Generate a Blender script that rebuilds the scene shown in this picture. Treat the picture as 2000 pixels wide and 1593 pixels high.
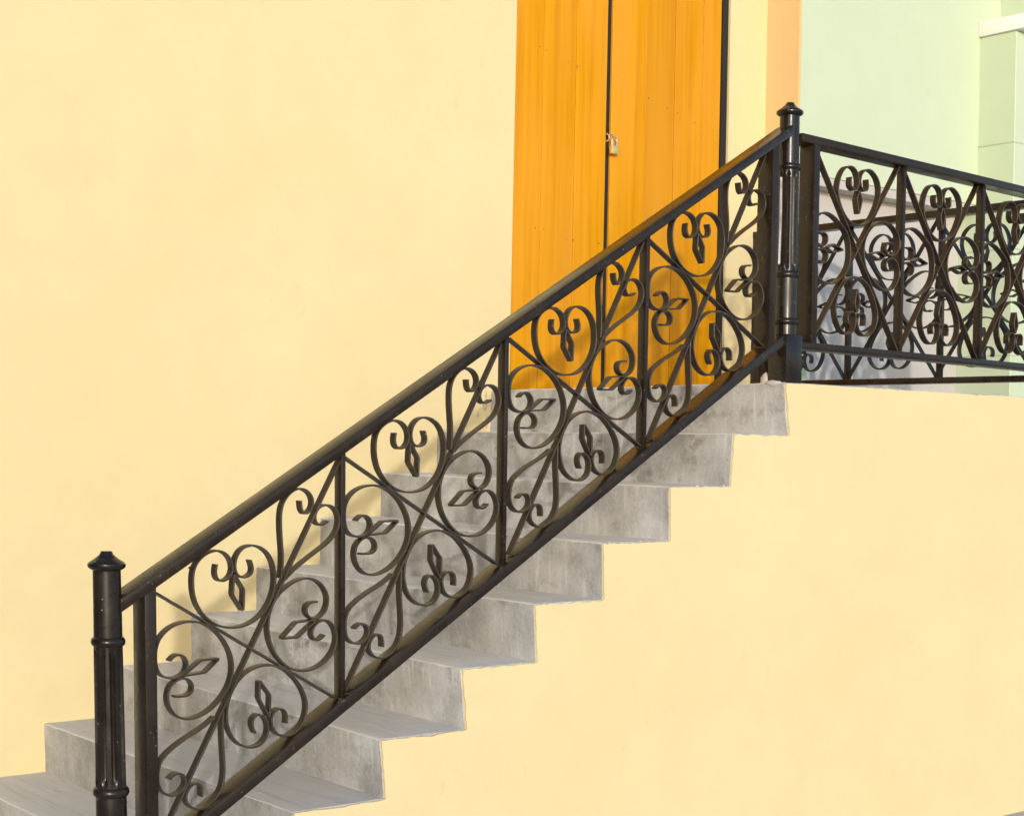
import bpy, bmesh, math, random
from mathutils import Vector, Matrix, noise

# ------------------------------------------------------------------ camera, sky, sun, exposure
scene = bpy.context.scene
for o in list(bpy.data.objects):
    bpy.data.objects.remove(o)
C = scene.collection

cam_data = bpy.data.cameras.new('camera')
cam = bpy.data.objects.new('camera', cam_data)
C.objects.link(cam)
cam_data.sensor_fit = 'HORIZONTAL'
cam_data.sensor_width = 36.0
cam_data.lens = 3133.24 / 2000.0 * 36.0
cam_data.shift_x = 5.1 / 2000.0
cam_data.shift_y = 56.7 / 2000.0
cam_data.clip_start = 0.05
cam_data.clip_end = 2000.0
yaw, pitch, roll = 0.683231, 0.004374, 0.020769
fwd = Vector((math.sin(yaw) * math.cos(pitch), math.cos(yaw) * math.cos(pitch), math.sin(pitch)))
rgt = Vector((math.cos(yaw), -math.sin(yaw), 0.0))
upv = rgt.cross(fwd)
r2 = rgt * math.cos(roll) + upv * math.sin(roll)
u2 = -rgt * math.sin(roll) + upv * math.cos(roll)
cam.matrix_world = Matrix(((r2.x, u2.x, -fwd.x, -1.95725), (r2.y, u2.y, -fwd.y, -3.58830),
                           (r2.z, u2.z, -fwd.z, 1.14357), (0, 0, 0, 1)))
scene.camera = cam

SUN_AZ = math.radians(33.5)      # light travels towards +X,+Y, from behind the camera
SUN_EL = math.radians(8.5)
world = bpy.data.worlds.new('World')
scene.world = world
world.use_nodes = True
wn = world.node_tree
wn.nodes.clear()
wout = wn.nodes.new('ShaderNodeOutputWorld')
wbg = wn.nodes.new('ShaderNodeBackground')
wsky = wn.nodes.new('ShaderNodeTexSky')
wsky.sky_type = 'NISHITA'
wsky.sun_disc = False
wsky.sun_elevation = SUN_EL
wsky.sun_rotation = math.pi + SUN_AZ
wsky.air_density = 0.75
wsky.dust_density = 0.9
wsky.ozone_density = 2.0
wbg.inputs['Strength'].default_value = 0.15
wn.links.new(wsky.outputs[0], wbg.inputs[0])
wn.links.new(wbg.outputs[0], wout.inputs[0])

sun_data = bpy.data.lights.new('sun', 'SUN')
sun_data.energy = 0.9
sun_data.angle = math.radians(1.2)
sun_data.color = (1.0, 0.95, 0.88)
sun = bpy.data.objects.new('sun', sun_data)
C.objects.link(sun)
sun_dir = Vector((math.sin(SUN_AZ) * math.cos(SUN_EL), math.cos(SUN_AZ) * math.cos(SUN_EL), -math.sin(SUN_EL)))
sun.rotation_euler = sun_dir.to_track_quat('-Z', 'Y').to_euler()
sun.location = (-6, -9, 6)

scene.view_settings.view_transform = 'Standard'
scene.view_settings.look = 'None'
scene.view_settings.gamma = 1.0
scene.view_settings.use_curve_mapping = False
scene.view_settings.exposure = 1.18
scene.render.engine = 'CYCLES'
scene.cycles.max_bounces = 6

# ------------------------------------------------------------------ helpers
rnd = random.Random(7)

def link(o, parent=None):
    C.objects.link(o)
    if parent is not None:
        o.parent = parent
    return o

def mesh_obj(name, verts, faces, mat, parent=None, smooth=False, bevel=0.0, segs=2):
    me = bpy.data.meshes.new(name)
    me.from_pydata([tuple(v) for v in verts], [], faces)
    me.update()
    if bevel > 0:
        bm = bmesh.new()
        bm.from_mesh(me)
        bmesh.ops.recalc_face_normals(bm, faces=bm.faces[:])
        sharp = [e for e in bm.edges if len(e.link_faces) == 2 and e.calc_face_angle(0) > 0.5]
        bmesh.ops.bevel(bm, geom=sharp, offset=bevel, segments=segs, profile=0.5, affect='EDGES')
        bm.to_mesh(me)
        bm.free()
    else:
        bm = bmesh.new()
        bm.from_mesh(me)
        bmesh.ops.recalc_face_normals(bm, faces=bm.faces[:])
        bm.to_mesh(me)
        bm.free()
    me.materials.append(mat)
    if smooth:
        me.polygons.foreach_set('use_smooth', [True] * len(me.polygons))
        try:
            me.set_sharp_from_angle(angle=math.radians(35))
        except Exception:
            pass
    return link(bpy.data.objects.new(name, me), parent)

BOXF = [(0, 1, 2, 3), (4, 7, 6, 5), (0, 4, 5, 1), (1, 5, 6, 2), (2, 6, 7, 3), (3, 7, 4, 0)]

def box(name, x0, x1, y0, y1, z0, z1, mat, parent=None, bevel=0.0, segs=2):
    v = [(x0, y0, z0), (x1, y0, z0), (x1, y1, z0), (x0, y1, z0), (x0, y0, z1), (x1, y0, z1), (x1, y1, z1), (x0, y1, z1)]
    return mesh_obj(name, v, BOXF, mat, parent, bevel=bevel, segs=segs, smooth=bevel > 0)

def hexa(name, v, mat, parent=None, bevel=0.0, segs=2):
    return mesh_obj(name, v, BOXF, mat, parent, bevel=bevel, segs=segs, smooth=bevel > 0)

def thing(name, label, cat, loc=(0, 0, 0), group=None):
    o = bpy.data.objects.new(name, None)
    o.empty_display_size = 0.1
    C.objects.link(o)
    o.location = loc
    o['label'] = label
    o['category'] = cat
    if group:
        o['group'] = group
    return o

def share(src, name, loc, parent, rot=(0, 0, 0), scale=(1, 1, 1)):
    o = src.copy()
    o.name = name
    link(o, parent)
    o.location = loc
    o.rotation_euler = rot
    o.scale = scale
    return o

# ------------------------------------------------------------------ materials
def new_mat(name):
    m = bpy.data.materials.new(name)
    m.use_nodes = True
    nt = m.node_tree
    nt.nodes.clear()
    out = nt.nodes.new('ShaderNodeOutputMaterial')
    b = nt.nodes.new('ShaderNodeBsdfPrincipled')
    nt.links.new(b.outputs[0], out.inputs[0])
    return m, nt, b

def N(nt, t, **kw):
    n = nt.nodes.new(t)
    for k, v in kw.items():
        if k in n.inputs:
            n.inputs[k].default_value = v
        else:
            setattr(n, k, v)
    return n

def coords(nt, scale=(1, 1, 1), world=True):
    if world:
        g = nt.nodes.new('ShaderNodeNewGeometry')
        src = g.outputs['Position']
    else:
        g = nt.nodes.new('ShaderNodeTexCoord')
        src = g.outputs['Object']
    mp = nt.nodes.new('ShaderNodeMapping')
    mp.inputs['Scale'].default_value = scale
    nt.links.new(src, mp.inputs['Vector'])
    return mp.outputs[0]

def noise_n(nt, vec, scale, detail=4.0, rough=0.5, dist=0.0):
    n = nt.nodes.new('ShaderNodeTexNoise')
    n.inputs['Scale'].default_value = scale
    n.inputs['Detail'].default_value = detail
    n.inputs['Roughness'].default_value = rough
    n.inputs['Distortion'].default_value = dist
    nt.links.new(vec, n.inputs['Vector'])
    return n.outputs['Fac']

def ramp(nt, fac, stops):
    r = nt.nodes.new('ShaderNodeValToRGB')
    el = r.color_ramp.elements
    while len(el) > 1:
        el.remove(el[-1])
    el[0].position, el[0].color = stops[0][0], (*stops[0][1], 1) if len(stops[0][1]) == 3 else stops[0][1]
    for p, c in stops[1:]:
        e = el.new(p)
        e.color = (*c, 1)
    nt.links.new(fac, r.inputs[0])
    return r.outputs[0]

def mixc(nt, fac, a, b, mode='MIX'):
    m = nt.nodes.new('ShaderNodeMix')
    m.data_type = 'RGBA'
    m.blend_type = mode
    for sock, val in ((m.inputs[0], fac), (m.inputs[6], a), (m.inputs[7], b)):
        if hasattr(val, 'links') or isinstance(val, bpy.types.NodeSocket):
            nt.links.new(val, sock)
        elif isinstance(val, (int, float)):
            sock.default_value = val
        else:
            sock.default_value = (*val, 1)
    return m.outputs[2]

def math_n(nt, op, a, b=None, clamp=False):
    m = nt.nodes.new('ShaderNodeMath')
    m.operation = op
    m.use_clamp = clamp
    for i, v in enumerate((a, b)):
        if v is None:
            continue
        if isinstance(v, (int, float)):
            m.inputs[i].default_value = v
        else:
            nt.links.new(v, m.inputs[i])
    return m.outputs[0]

def bump(nt, b, h, strength, dist):
    n = nt.nodes.new('ShaderNodeBump')
    n.inputs['Strength'].default_value = strength
    n.inputs['Distance'].default_value = dist
    nt.links.new(h, n.inputs['Height'])
    nt.links.new(n.outputs[0], b.inputs['Normal'])

def plaster(name, base, alt, dirt, dirt_amt=0.5, rough=0.62, spec=0.35):
    m, nt, b = new_mat(name)
    p = coords(nt)
    big = noise_n(nt, p, 1.3, 3, 0.5)
    mid = noise_n(nt, p, 7.0, 5, 0.6)
    col = mixc(nt, ramp(nt, big, [(0.3, (0, 0, 0)), (0.7, (1, 1, 1))]), base, alt)
    mott = noise_n(nt, p, 5.0, 7, 0.7)
    col = mixc(nt, ramp(nt, mott, [(0.40, (0, 0, 0)), (0.72, (0.55, 0.55, 0.55))]), col, [0.94 * q for q in alt])
    # scuffs and small dirty marks with a shape of their own
    sc = noise_n(nt, coords(nt, (1, 1, 0.45)), 26.0, 4, 0.6, 0.4)
    gate = noise_n(nt, p, 2.3, 2, 0.5)
    f = math_n(nt, 'MULTIPLY', ramp(nt, sc, [(0.60, (0, 0, 0)), (0.74, (1, 1, 1))]),
               ramp(nt, gate, [(0.50, (0, 0, 0)), (0.68, (1, 1, 1))]))
    f = math_n(nt, 'MULTIPLY', f, dirt_amt)
    col = mixc(nt, f, col, dirt)
    nt.links.new(col, b.inputs['Base Color'])
    b.inputs['Roughness'].default_value = rough
    b.inputs['Specular IOR Level'].default_value = spec
    fine = noise_n(nt, p, 160.0, 3, 0.6)
    h = math_n(nt, 'ADD', math_n(nt, 'MULTIPLY', fine, 0.35), mid)
    bump(nt, b, h, 0.22, 0.005)
    return m

M_YELLOW = plaster('cream_yellow_paint', (0.70, 0.592, 0.328), (0.685, 0.560, 0.298), (0.50, 0.39, 0.22), 0.35)
M_SHADED_YELLOW = plaster('shaded_yellow_paint', (0.69, 0.492, 0.235), (0.675, 0.475, 0.22), (0.50, 0.36, 0.19), 0.3)  # yellow wall colour with the inside corner's shade and bounced light painted in
M_GREEN = plaster('mint_green_paint', (0.53, 0.605, 0.425), (0.515, 0.59, 0.412), (0.42, 0.49, 0.31), 0.25)
M_WHITE = plaster('white_paint', (0.82, 0.80, 0.76), (0.78, 0.76, 0.72), (0.6, 0.57, 0.5), 0.3)
M_GREYPANEL = plaster('pale_grey_shutter_paint', (0.46, 0.43, 0.40), (0.485, 0.455, 0.425), (0.36, 0.33, 0.30), 0.3, 0.5)

def concrete(name, light, dark, stain, pale, warm):
    m, nt, b = new_mat(name)
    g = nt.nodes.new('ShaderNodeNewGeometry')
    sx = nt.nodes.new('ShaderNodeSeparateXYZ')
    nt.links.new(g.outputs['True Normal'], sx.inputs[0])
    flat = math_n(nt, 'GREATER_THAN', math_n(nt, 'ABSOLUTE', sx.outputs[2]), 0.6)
    oi = nt.nodes.new('ShaderNodeObjectInfo')
    # every pour has its own trowel work: shift the pattern per object
    sh = nt.nodes.new('ShaderNodeVectorMath')
    sh.operation = 'ADD'
    cx = nt.nodes.new('ShaderNodeCombineXYZ')
    for k_, f_ in enumerate((17.0, 43.0, 29.0)):
        nt.links.new(math_n(nt, 'MULTIPLY', oi.outputs['Random'], f_), cx.inputs[k_])
    nt.links.new(g.outputs['Position'], sh.inputs[0])
    nt.links.new(cx.outputs[0], sh.inputs[1])
    p = sh.outputs[0]
    def sc(v):
        mp = nt.nodes.new('ShaderNodeMapping')
        mp.inputs['Scale'].default_value = v
        nt.links.new(p, mp.inputs[0])
        return mp.outputs[0]
    big = noise_n(nt, p, 3.0, 3, 0.5, 0.4)
    mid = noise_n(nt, sc((1, 1, 0.7)), 9.0, 8, 0.72, 0.15)
    fine = noise_n(nt, p, 90.0, 5, 0.7, 0.0)
    comb = math_n(nt, 'ADD', math_n(nt, 'MULTIPLY', big, 0.38), math_n(nt, 'ADD', math_n(nt, 'MULTIPLY', mid, 0.40), math_n(nt, 'MULTIPLY', fine, 0.22)))
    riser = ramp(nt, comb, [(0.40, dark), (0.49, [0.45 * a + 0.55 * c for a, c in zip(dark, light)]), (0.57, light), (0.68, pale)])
    blot = noise_n(nt, sc((1.0, 1.0, 1.5)), 6.5, 9, 0.76, 0.25)
    f = math_n(nt, 'MULTIPLY', ramp(nt, blot, [(0.54, (0, 0, 0)), (0.60, (0.7, 0.7, 0.7)), (0.72, (1, 1, 1))]),
               math_n(nt, 'ADD', 0.20, math_n(nt, 'MULTIPLY', math_n(nt, 'FRACT', math_n(nt, 'MULTIPLY', oi.outputs['Random'], 7.0)), 0.55)))
    riser = mixc(nt, f, riser, stain)
    drip = math_n(nt, 'MULTIPLY', ramp(nt, noise_n(nt, sc((60, 60, 2.4)), 1.0, 2, 0.5, 0.2), [(0.60, (0, 0, 0)), (0.68, (1, 1, 1))]),
                  ramp(nt, big, [(0.44, (0, 0, 0)), (0.60, (0.55, 0.55, 0.55))]))
    riser = mixc(nt, drip, riser, pale)
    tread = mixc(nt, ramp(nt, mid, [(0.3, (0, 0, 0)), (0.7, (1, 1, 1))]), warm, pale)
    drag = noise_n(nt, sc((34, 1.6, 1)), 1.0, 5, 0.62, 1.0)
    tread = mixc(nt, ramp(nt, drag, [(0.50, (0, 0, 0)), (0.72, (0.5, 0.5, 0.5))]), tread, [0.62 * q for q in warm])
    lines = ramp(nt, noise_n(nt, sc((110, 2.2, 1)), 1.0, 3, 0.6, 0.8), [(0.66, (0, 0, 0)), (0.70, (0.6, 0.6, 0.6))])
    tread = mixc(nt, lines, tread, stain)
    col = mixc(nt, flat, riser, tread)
    hs = nt.nodes.new('ShaderNodeHueSaturation')
    nt.links.new(col, hs.inputs['Color'])
    nt.links.new(math_n(nt, 'ADD', 0.90, math_n(nt, 'MULTIPLY', oi.outputs['Random'], 0.18)), hs.inputs['Value'])
    nt.links.new(hs.outputs[0], b.inputs['Base Color'])
    b.inputs['Roughness'].default_value = 0.74
    b.inputs['Specular IOR Level'].default_value = 0.28
    h = math_n(nt, 'ADD', math_n(nt, 'MULTIPLY', fine, 0.5), mid)
    bump(nt, b, h, 0.4, 0.006)
    return m

M_CONC = concrete('grey_cement', (0.47, 0.465, 0.46), (0.27, 0.263, 0.255), (0.145, 0.139, 0.126), (0.61, 0.60, 0.59), (0.70, 0.665, 0.635))
M_GROUND = concrete('pavement_cement', (0.44, 0.42, 0.40), (0.32, 0.30, 0.28), (0.26, 0.25, 0.23), (0.50, 0.48, 0.46), (0.46, 0.44, 0.42))

def iron(name, base, dust, speck=0.0, rough=0.36, spec=0.2):
    m, nt, b = new_mat(name)
    p = coords(nt)
    n1 = noise_n(nt, p, 9.0, 5, 0.6)
    n2 = noise_n(nt, p, 60.0, 4, 0.6)
    f = math_n(nt, 'MULTIPLY', ramp(nt, n1, [(0.35, (0, 0, 0)), (0.72, (1, 1, 1))]), ramp(nt, n2, [(0.3, (0.3, 0.3, 0.3)), (0.7, (1, 1, 1))]))
    col = mixc(nt, math_n(nt, 'MULTIPLY', f, 0.8), base, dust)
    if speck > 0:
        v = nt.nodes.new('ShaderNodeTexVoronoi')
        v.inputs['Scale'].default_value = 75.0
        nt.links.new(p, v.inputs['Vector'])
        s = math_n(nt, 'LESS_THAN', v.outputs['Distance'], 0.14)
        gate = ramp(nt, noise_n(nt, p, 22.0, 2, 0.5), [(0.58, (0, 0, 0)), (0.62, (1, 1, 1))])
        col = mixc(nt, math_n(nt, 'MULTIPLY', math_n(nt, 'MULTIPLY', s, gate), speck), col, (0.62, 0.58, 0.5))
    rust = math_n(nt, 'MULTIPLY', ramp(nt, noise_n(nt, p, 16.0, 6, 0.7), [(0.66, (0, 0, 0)), (0.71, (1, 1, 1))]), 0.8)
    col = mixc(nt, rust, col, (0.10, 0.040, 0.014))
    nt.links.new(col, b.inputs['Base Color'])
    rr = ramp(nt, n1, [(0.3, (rough - 0.08,) * 3), (0.7, (rough + 0.14,) * 3)])
    nt.links.new(rr, b.inputs['Roughness'])
    b.inputs['Specular IOR Level'].default_value = spec
    bump(nt, b, math_n(nt, 'ADD', n2, math_n(nt, 'MULTIPLY', n1, 0.8)), 0.18, 0.0015)
    return m

M_IRON = iron('dark_brown_iron_paint', (0.017, 0.0112, 0.0075), (0.034, 0.0235, 0.0155), 0.2, 0.28, 0.30)
M_IRON_SCROLL = iron('dusty_brown_iron_paint', (0.017, 0.0115, 0.0078), (0.043, 0.030, 0.020), 0.2, 0.36, 0.26)
M_HANDRAIL = iron('hand_polished_iron_paint', (0.016, 0.0110, 0.0075), (0.040, 0.0270, 0.0170), 0.2, 0.19, 0.24)
M_EDGE = iron('pale_iron_edge', (0.038, 0.028, 0.020), (0.105, 0.080, 0.058), 0.4, 0.42, 0.3)
M_CAST = iron('glossy_black_cast_iron', (0.0125, 0.0095, 0.0072), (0.034, 0.025, 0.018), 0.5, 0.24, 0.34)

def wood():
    m, nt, b = new_mat('orange_varnished_wood')
    oi = nt.nodes.new('ShaderNodeObjectInfo')
    tc = nt.nodes.new('ShaderNodeNewGeometry')
    add = nt.nodes.new('ShaderNodeVectorMath')
    add.operation = 'ADD'
    cx = nt.nodes.new('ShaderNodeCombineXYZ')
    nt.links.new(math_n(nt, 'MULTIPLY', oi.outputs['Random'], 37.0), cx.inputs[0])
    nt.links.new(math_n(nt, 'MULTIPLY', oi.outputs['Random'], 91.0), cx.inputs[2])
    nt.links.new(tc.outputs['Position'], add.inputs[0])
    nt.links.new(cx.outputs[0], add.inputs[1])
    mp = nt.nodes.new('ShaderNodeMapping')
    mp.inputs['Scale'].default_value = (30, 30, 0.7)
    nt.links.new(add.outputs[0], mp.inputs[0])
    grain = noise_n(nt, mp.outputs[0], 1.0, 5, 0.6, 0.5)
    mp2 = nt.nodes.new('ShaderNodeMapping')
    mp2.inputs['Scale'].default_value = (4.5, 4.5, 1.1)
    nt.links.new(add.outputs[0], mp2.inputs[0])
    soft = noise_n(nt, mp2.outputs[0], 1.0, 3, 0.5, 0.2)
    col = ramp(nt, grain, [(0.33, (0.50, 0.200, 0.0012)), (0.5, (0.575, 0.248, 0.002)), (0.68, (0.64, 0.295, 0.004))])
    col = mixc(nt, ramp(nt, soft, [(0.40, (0, 0, 0)), (0.66, (0.65, 0.65, 0.65))]), col, (0.66, 0.29, 0.026))
    tone = nt.nodes.new('ShaderNodeHueSaturation')
    nt.links.new(col, tone.inputs['Color'])
    nt.links.new(math_n(nt, 'ADD', 0.93, math_n(nt, 'MULTIPLY', oi.outputs['Random'], 0.13)), tone.inputs['Value'])
    nt.links.new(tone.outputs[0], b.inputs['Base Color'])
    b.inputs['Roughness'].default_value = 0.5
    b.inputs['Specular IOR Level'].default_value = 0.1
    bump(nt, b, grain, 0.15, 0.002)
    return m

M_WOOD = wood()

def plain(name, col, rough=0.5, metal=0.0, spec=0.5):
    m, nt, b = new_mat(name)
    n = noise_n(nt, coords(nt), 45.0, 3, 0.5)
    c = mixc(nt, n, [x * 0.82 for x in col], [min(1, x * 1.15) for x in col])
    nt.links.new(c, b.inputs['Base Color'])
    b.inputs['Roughness'].default_value = rough
    b.inputs['Metallic'].default_value = metal
    b.inputs['Specular IOR Level'].default_value = spec
    return m

M_DARKGAP = plain('near_black_wood_and_gap_shade', (0.012, 0.009, 0.006), 0.6)
M_SHADE_HOUSE = plaster('ochre_plaster', (0.34, 0.22, 0.11), (0.31, 0.20, 0.10), (0.22, 0.15, 0.08), 0.4)
M_ROOF = plain('dark_roof_tile', (0.12, 0.07, 0.05), 0.8)
M_NAIL = plain('rusty_nail', (0.16, 0.055, 0.012), 0.6)
M_BRASS = plain('brushed_brass', (0.86, 0.64, 0.26), 0.42, 0.75)
M_STEEL = plain('bright_steel', (0.80, 0.77, 0.72), 0.22, 1.0)
M_FLECK = plain('white_paint_fleck', (0.80, 0.78, 0.72), 0.6)
M_MORTAR = plain('pale_mortar', (0.52, 0.48, 0.44), 0.8)
M_SCAR = plain('bare_plaster', (0.50, 0.44, 0.36), 0.8)

# ironwork outlines, metres in the plane of one panel, origin where its diagonals cross
PATHS = {
    'T': [(-0.0934, 0.2150), (-0.0957, 0.2026), (-0.0954, 0.1910), (-0.0912, 0.1794), (-0.0832, 0.1731), (-0.0702, 0.1729), (-0.0573, 0.1799), (-0.0498, 0.1918), (-0.0481, 0.2078), (-0.0533, 0.2248), (-0.0641, 0.2374), (-0.0799, 0.2466), (-0.0995, 0.2503), (-0.1212, 0.2424), (-0.1389, 0.2314), (-0.1512, 0.2163), (-0.1579, 0.1994), (-0.1597, 0.1783), (-0.1586, 0.1573), (-0.1542, 0.1342), (-0.1461, 0.1143), (-0.1328, 0.0953), (-0.1170, 0.0785), (-0.0960, 0.0647), (-0.0724, 0.0551), (-0.0462, 0.0518), (-0.0199, 0.0528), (0.0038, 0.0592), (0.0249, 0.0689), (0.0433, 0.0840), (0.0590, 0.1036), (0.0693, 0.1232), (0.0755, 0.1450), (0.0784, 0.1689), (0.0756, 0.1950), (0.0682, 0.2187), (0.0541, 0.2401), (0.0335, 0.2548), (0.0066, 0.2601), (-0.0145, 0.2557), (-0.0301, 0.2424), (-0.0388, 0.2251), (-0.0402, 0.2080), (-0.0372, 0.1930), (-0.0285, 0.1825), (-0.0152, 0.1795), (-0.0007, 0.1818), (0.0097, 0.1917), (0.0107, 0.2046), (0.0036, 0.2228)],
    'Td': [(-0.0429, 0.1908), (-0.0452, 0.1352), (-0.0143, 0.0925), (-0.0131, 0.1473)],
    'L': [(-0.2170, -0.0247), (-0.2060, -0.0134), (-0.1923, -0.0108), (-0.1770, -0.0169), (-0.1695, -0.0316), (-0.1704, -0.0463), (-0.1784, -0.0598), (-0.1946, -0.0672), (-0.2134, -0.0681), (-0.2322, -0.0630), (-0.2454, -0.0523), (-0.2527, -0.0366), (-0.2557, -0.0158), (-0.2550, 0.0070), (-0.2493, 0.0266), (-0.2361, 0.0442), (-0.2166, 0.0587), (-0.1942, 0.0670), (-0.1704, 0.0704), (-0.1449, 0.0687), (-0.1217, 0.0617), (-0.0982, 0.0489), (-0.0770, 0.0308), (-0.0608, 0.0094), (-0.0485, -0.0121), (-0.0413, -0.0357), (-0.0394, -0.0593), (-0.0428, -0.0806), (-0.0501, -0.0996), (-0.0627, -0.1206), (-0.0804, -0.1393), (-0.1007, -0.1546), (-0.1235, -0.1665), (-0.1489, -0.1730), (-0.1718, -0.1726), (-0.1921, -0.1642), (-0.2075, -0.1501), (-0.2173, -0.1310), (-0.2197, -0.1122), (-0.2159, -0.0956), (-0.2068, -0.0812), (-0.1919, -0.0727), (-0.1756, -0.0710), (-0.1603, -0.0770), (-0.1523, -0.0898), (-0.1532, -0.1045), (-0.1631, -0.1137), (-0.1808, -0.1149), (-0.1997, -0.1148)],
    'Ld': [(-0.1791, -0.0646), (-0.1297, -0.0280), (-0.0781, -0.0266), (-0.1173, -0.0599)],
    'R': [(0.2091, 0.1061), (0.1909, 0.1054), (0.1799, 0.0976), (0.1763, 0.0855), (0.1800, 0.0733), (0.1905, 0.0645), (0.2061, 0.0616), (0.2215, 0.0667), (0.2339, 0.0789), (0.2419, 0.0967), (0.2420, 0.1156), (0.2338, 0.1367), (0.2192, 0.1532), (0.1991, 0.1647), (0.1780, 0.1686), (0.1557, 0.1672), (0.1338, 0.1588), (0.1135, 0.1465), (0.0947, 0.1322), (0.0796, 0.1146), (0.0698, 0.0961), (0.0636, 0.0744), (0.0618, 0.0505), (0.0640, 0.0266), (0.0709, 0.0027), (0.0823, -0.0192), (0.0978, -0.0390), (0.1175, -0.0568), (0.1398, -0.0688), (0.1649, -0.0741), (0.1928, -0.0740), (0.2180, -0.0674), (0.2403, -0.0545), (0.2583, -0.0370), (0.2706, -0.0160), (0.2743, 0.0052), (0.2710, 0.0242), (0.2605, 0.0421), (0.2459, 0.0533), (0.2288, 0.0562), (0.2120, 0.0501), (0.2005, 0.0379), (0.1967, 0.0236), (0.2004, 0.0103), (0.2118, 0.0036), (0.2245, 0.0068), (0.2355, 0.0167)],
    'Rd': [(0.2090, 0.0583), (0.1476, 0.0542), (0.1047, 0.0133), (0.1529, 0.0140)],
    'B': [(0.0279, -0.2283), (0.0215, -0.2173), (0.0188, -0.2042), (0.0216, -0.1914), (0.0308, -0.1835), (0.0415, -0.1824), (0.0552, -0.1915), (0.0643, -0.2082), (0.0655, -0.2256), (0.0593, -0.2448), (0.0448, -0.2593), (0.0235, -0.2648), (0.0008, -0.2616), (-0.0206, -0.2509), (-0.0369, -0.2337), (-0.0479, -0.2144), (-0.0542, -0.1928), (-0.0563, -0.1714), (-0.0540, -0.1502), (-0.0480, -0.1290), (-0.0375, -0.1079), (-0.0222, -0.0879), (-0.0015, -0.0712), (0.0249, -0.0603), (0.0517, -0.0565), (0.0788, -0.0587), (0.1049, -0.0675), (0.1272, -0.0821), (0.1470, -0.1006), (0.1634, -0.1218), (0.1760, -0.1442), (0.1821, -0.1665), (0.1813, -0.1885), (0.1749, -0.2092), (0.1629, -0.2274), (0.1466, -0.2410), (0.1274, -0.2467), (0.1054, -0.2447), (0.0874, -0.2330), (0.0780, -0.2152), (0.0762, -0.1978), (0.0807, -0.1831), (0.0927, -0.1744), (0.1063, -0.1749), (0.1175, -0.1823), (0.1220, -0.1951), (0.1211, -0.2137)],
    'Bd': [(0.0698, -0.1932), (0.0382, -0.1401), (0.0392, -0.0937), (0.0713, -0.1346)],
    'LL': [(-0.0899, -0.1738), (-0.1101, -0.1900), (-0.1354, -0.2028), (-0.1630, -0.2164), (-0.1904, -0.2309), (-0.2151, -0.2476), (-0.2309, -0.2614), (-0.2404, -0.2765), (-0.2449, -0.2949), (-0.2451, -0.3157), (-0.2415, -0.3325), (-0.2312, -0.3477), (-0.2135, -0.3575), (-0.1960, -0.3578), (-0.1811, -0.3497), (-0.1701, -0.3367), (-0.1692, -0.3231), (-0.1771, -0.3101), (-0.1898, -0.3046), (-0.2035, -0.3076), (-0.2145, -0.3170)],
    'LR': [(-0.0655, -0.1619), (-0.0667, -0.1874), (-0.0666, -0.2193), (-0.0639, -0.2557), (-0.0604, -0.2899), (-0.0596, -0.3198), (-0.0626, -0.3452), (-0.0707, -0.3660), (-0.0845, -0.3821), (-0.0997, -0.3949), (-0.1175, -0.4022), (-0.1354, -0.4020), (-0.1535, -0.3934), (-0.1645, -0.3790), (-0.1656, -0.3643), (-0.1597, -0.3489), (-0.1498, -0.3390), (-0.1371, -0.3370), (-0.1267, -0.3424), (-0.1221, -0.3543), (-0.1216, -0.3723)],
    'UL': [(0.0967, 0.1706), (0.1005, 0.2034), (0.0996, 0.2361), (0.0960, 0.2687), (0.0932, 0.3013), (0.0925, 0.3297), (0.0951, 0.3538), (0.1023, 0.3726), (0.1156, 0.3885), (0.1318, 0.4001), (0.1497, 0.4047), (0.1693, 0.3996), (0.1837, 0.3870), (0.1897, 0.3707), (0.1873, 0.3541), (0.1765, 0.3415), (0.1640, 0.3393), (0.1545, 0.3495), (0.1520, 0.3725)],
    'UR': [(0.1091, 0.1664), (0.1252, 0.1819), (0.1523, 0.2021), (0.1824, 0.2225), (0.2156, 0.2432), (0.2435, 0.2616), (0.2601, 0.2799), (0.2724, 0.3004), (0.2733, 0.3205), (0.2685, 0.3405), (0.2553, 0.3534), (0.2380, 0.3594), (0.2210, 0.3576), (0.2071, 0.3493), (0.1991, 0.3357), (0.1995, 0.3202), (0.2082, 0.3084), (0.2224, 0.3066), (0.2392, 0.3160)],
    'slash': [(-0.2391, -0.4815), (0.2721, 0.4793)],
    'back': [(-0.2599, 0.1477), (0.2738, -0.1561)],
    'H': [(-0.0374, 0.2491), (-0.0414, 0.2332), (-0.0383, 0.2194), (-0.0269, 0.2088), (-0.0119, 0.2063), (0.0000, 0.2167), (0.0032, 0.2362), (-0.0012, 0.2559), (-0.0103, 0.2727), (-0.0236, 0.2824), (-0.0459, 0.2860), (-0.0642, 0.2807), (-0.0821, 0.2661), (-0.0961, 0.2455), (-0.1056, 0.2208), (-0.1080, 0.1923), (-0.1040, 0.1692), (-0.0938, 0.1468), (-0.0777, 0.1226), (-0.0569, 0.1023), (-0.0325, 0.0890), (-0.0063, 0.0838), (0.0235, 0.0869), (0.0515, 0.0946), (0.0700, 0.1085), (0.0864, 0.1282), (0.1028, 0.1541), (0.1146, 0.1795), (0.1222, 0.2045), (0.1213, 0.2334), (0.1110, 0.2563), (0.0933, 0.2746), (0.0720, 0.2852), (0.0512, 0.2863), (0.0307, 0.2773), (0.0173, 0.2617), (0.0119, 0.2444), (0.0155, 0.2257), (0.0241, 0.2124), (0.0385, 0.2093), (0.0515, 0.2151), (0.0560, 0.2281), (0.0523, 0.2516)],
    'Hd': [(0.0074, 0.2081), (-0.0046, 0.1733), (0.0082, 0.1223), (0.0238, 0.1741)],
}

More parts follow.
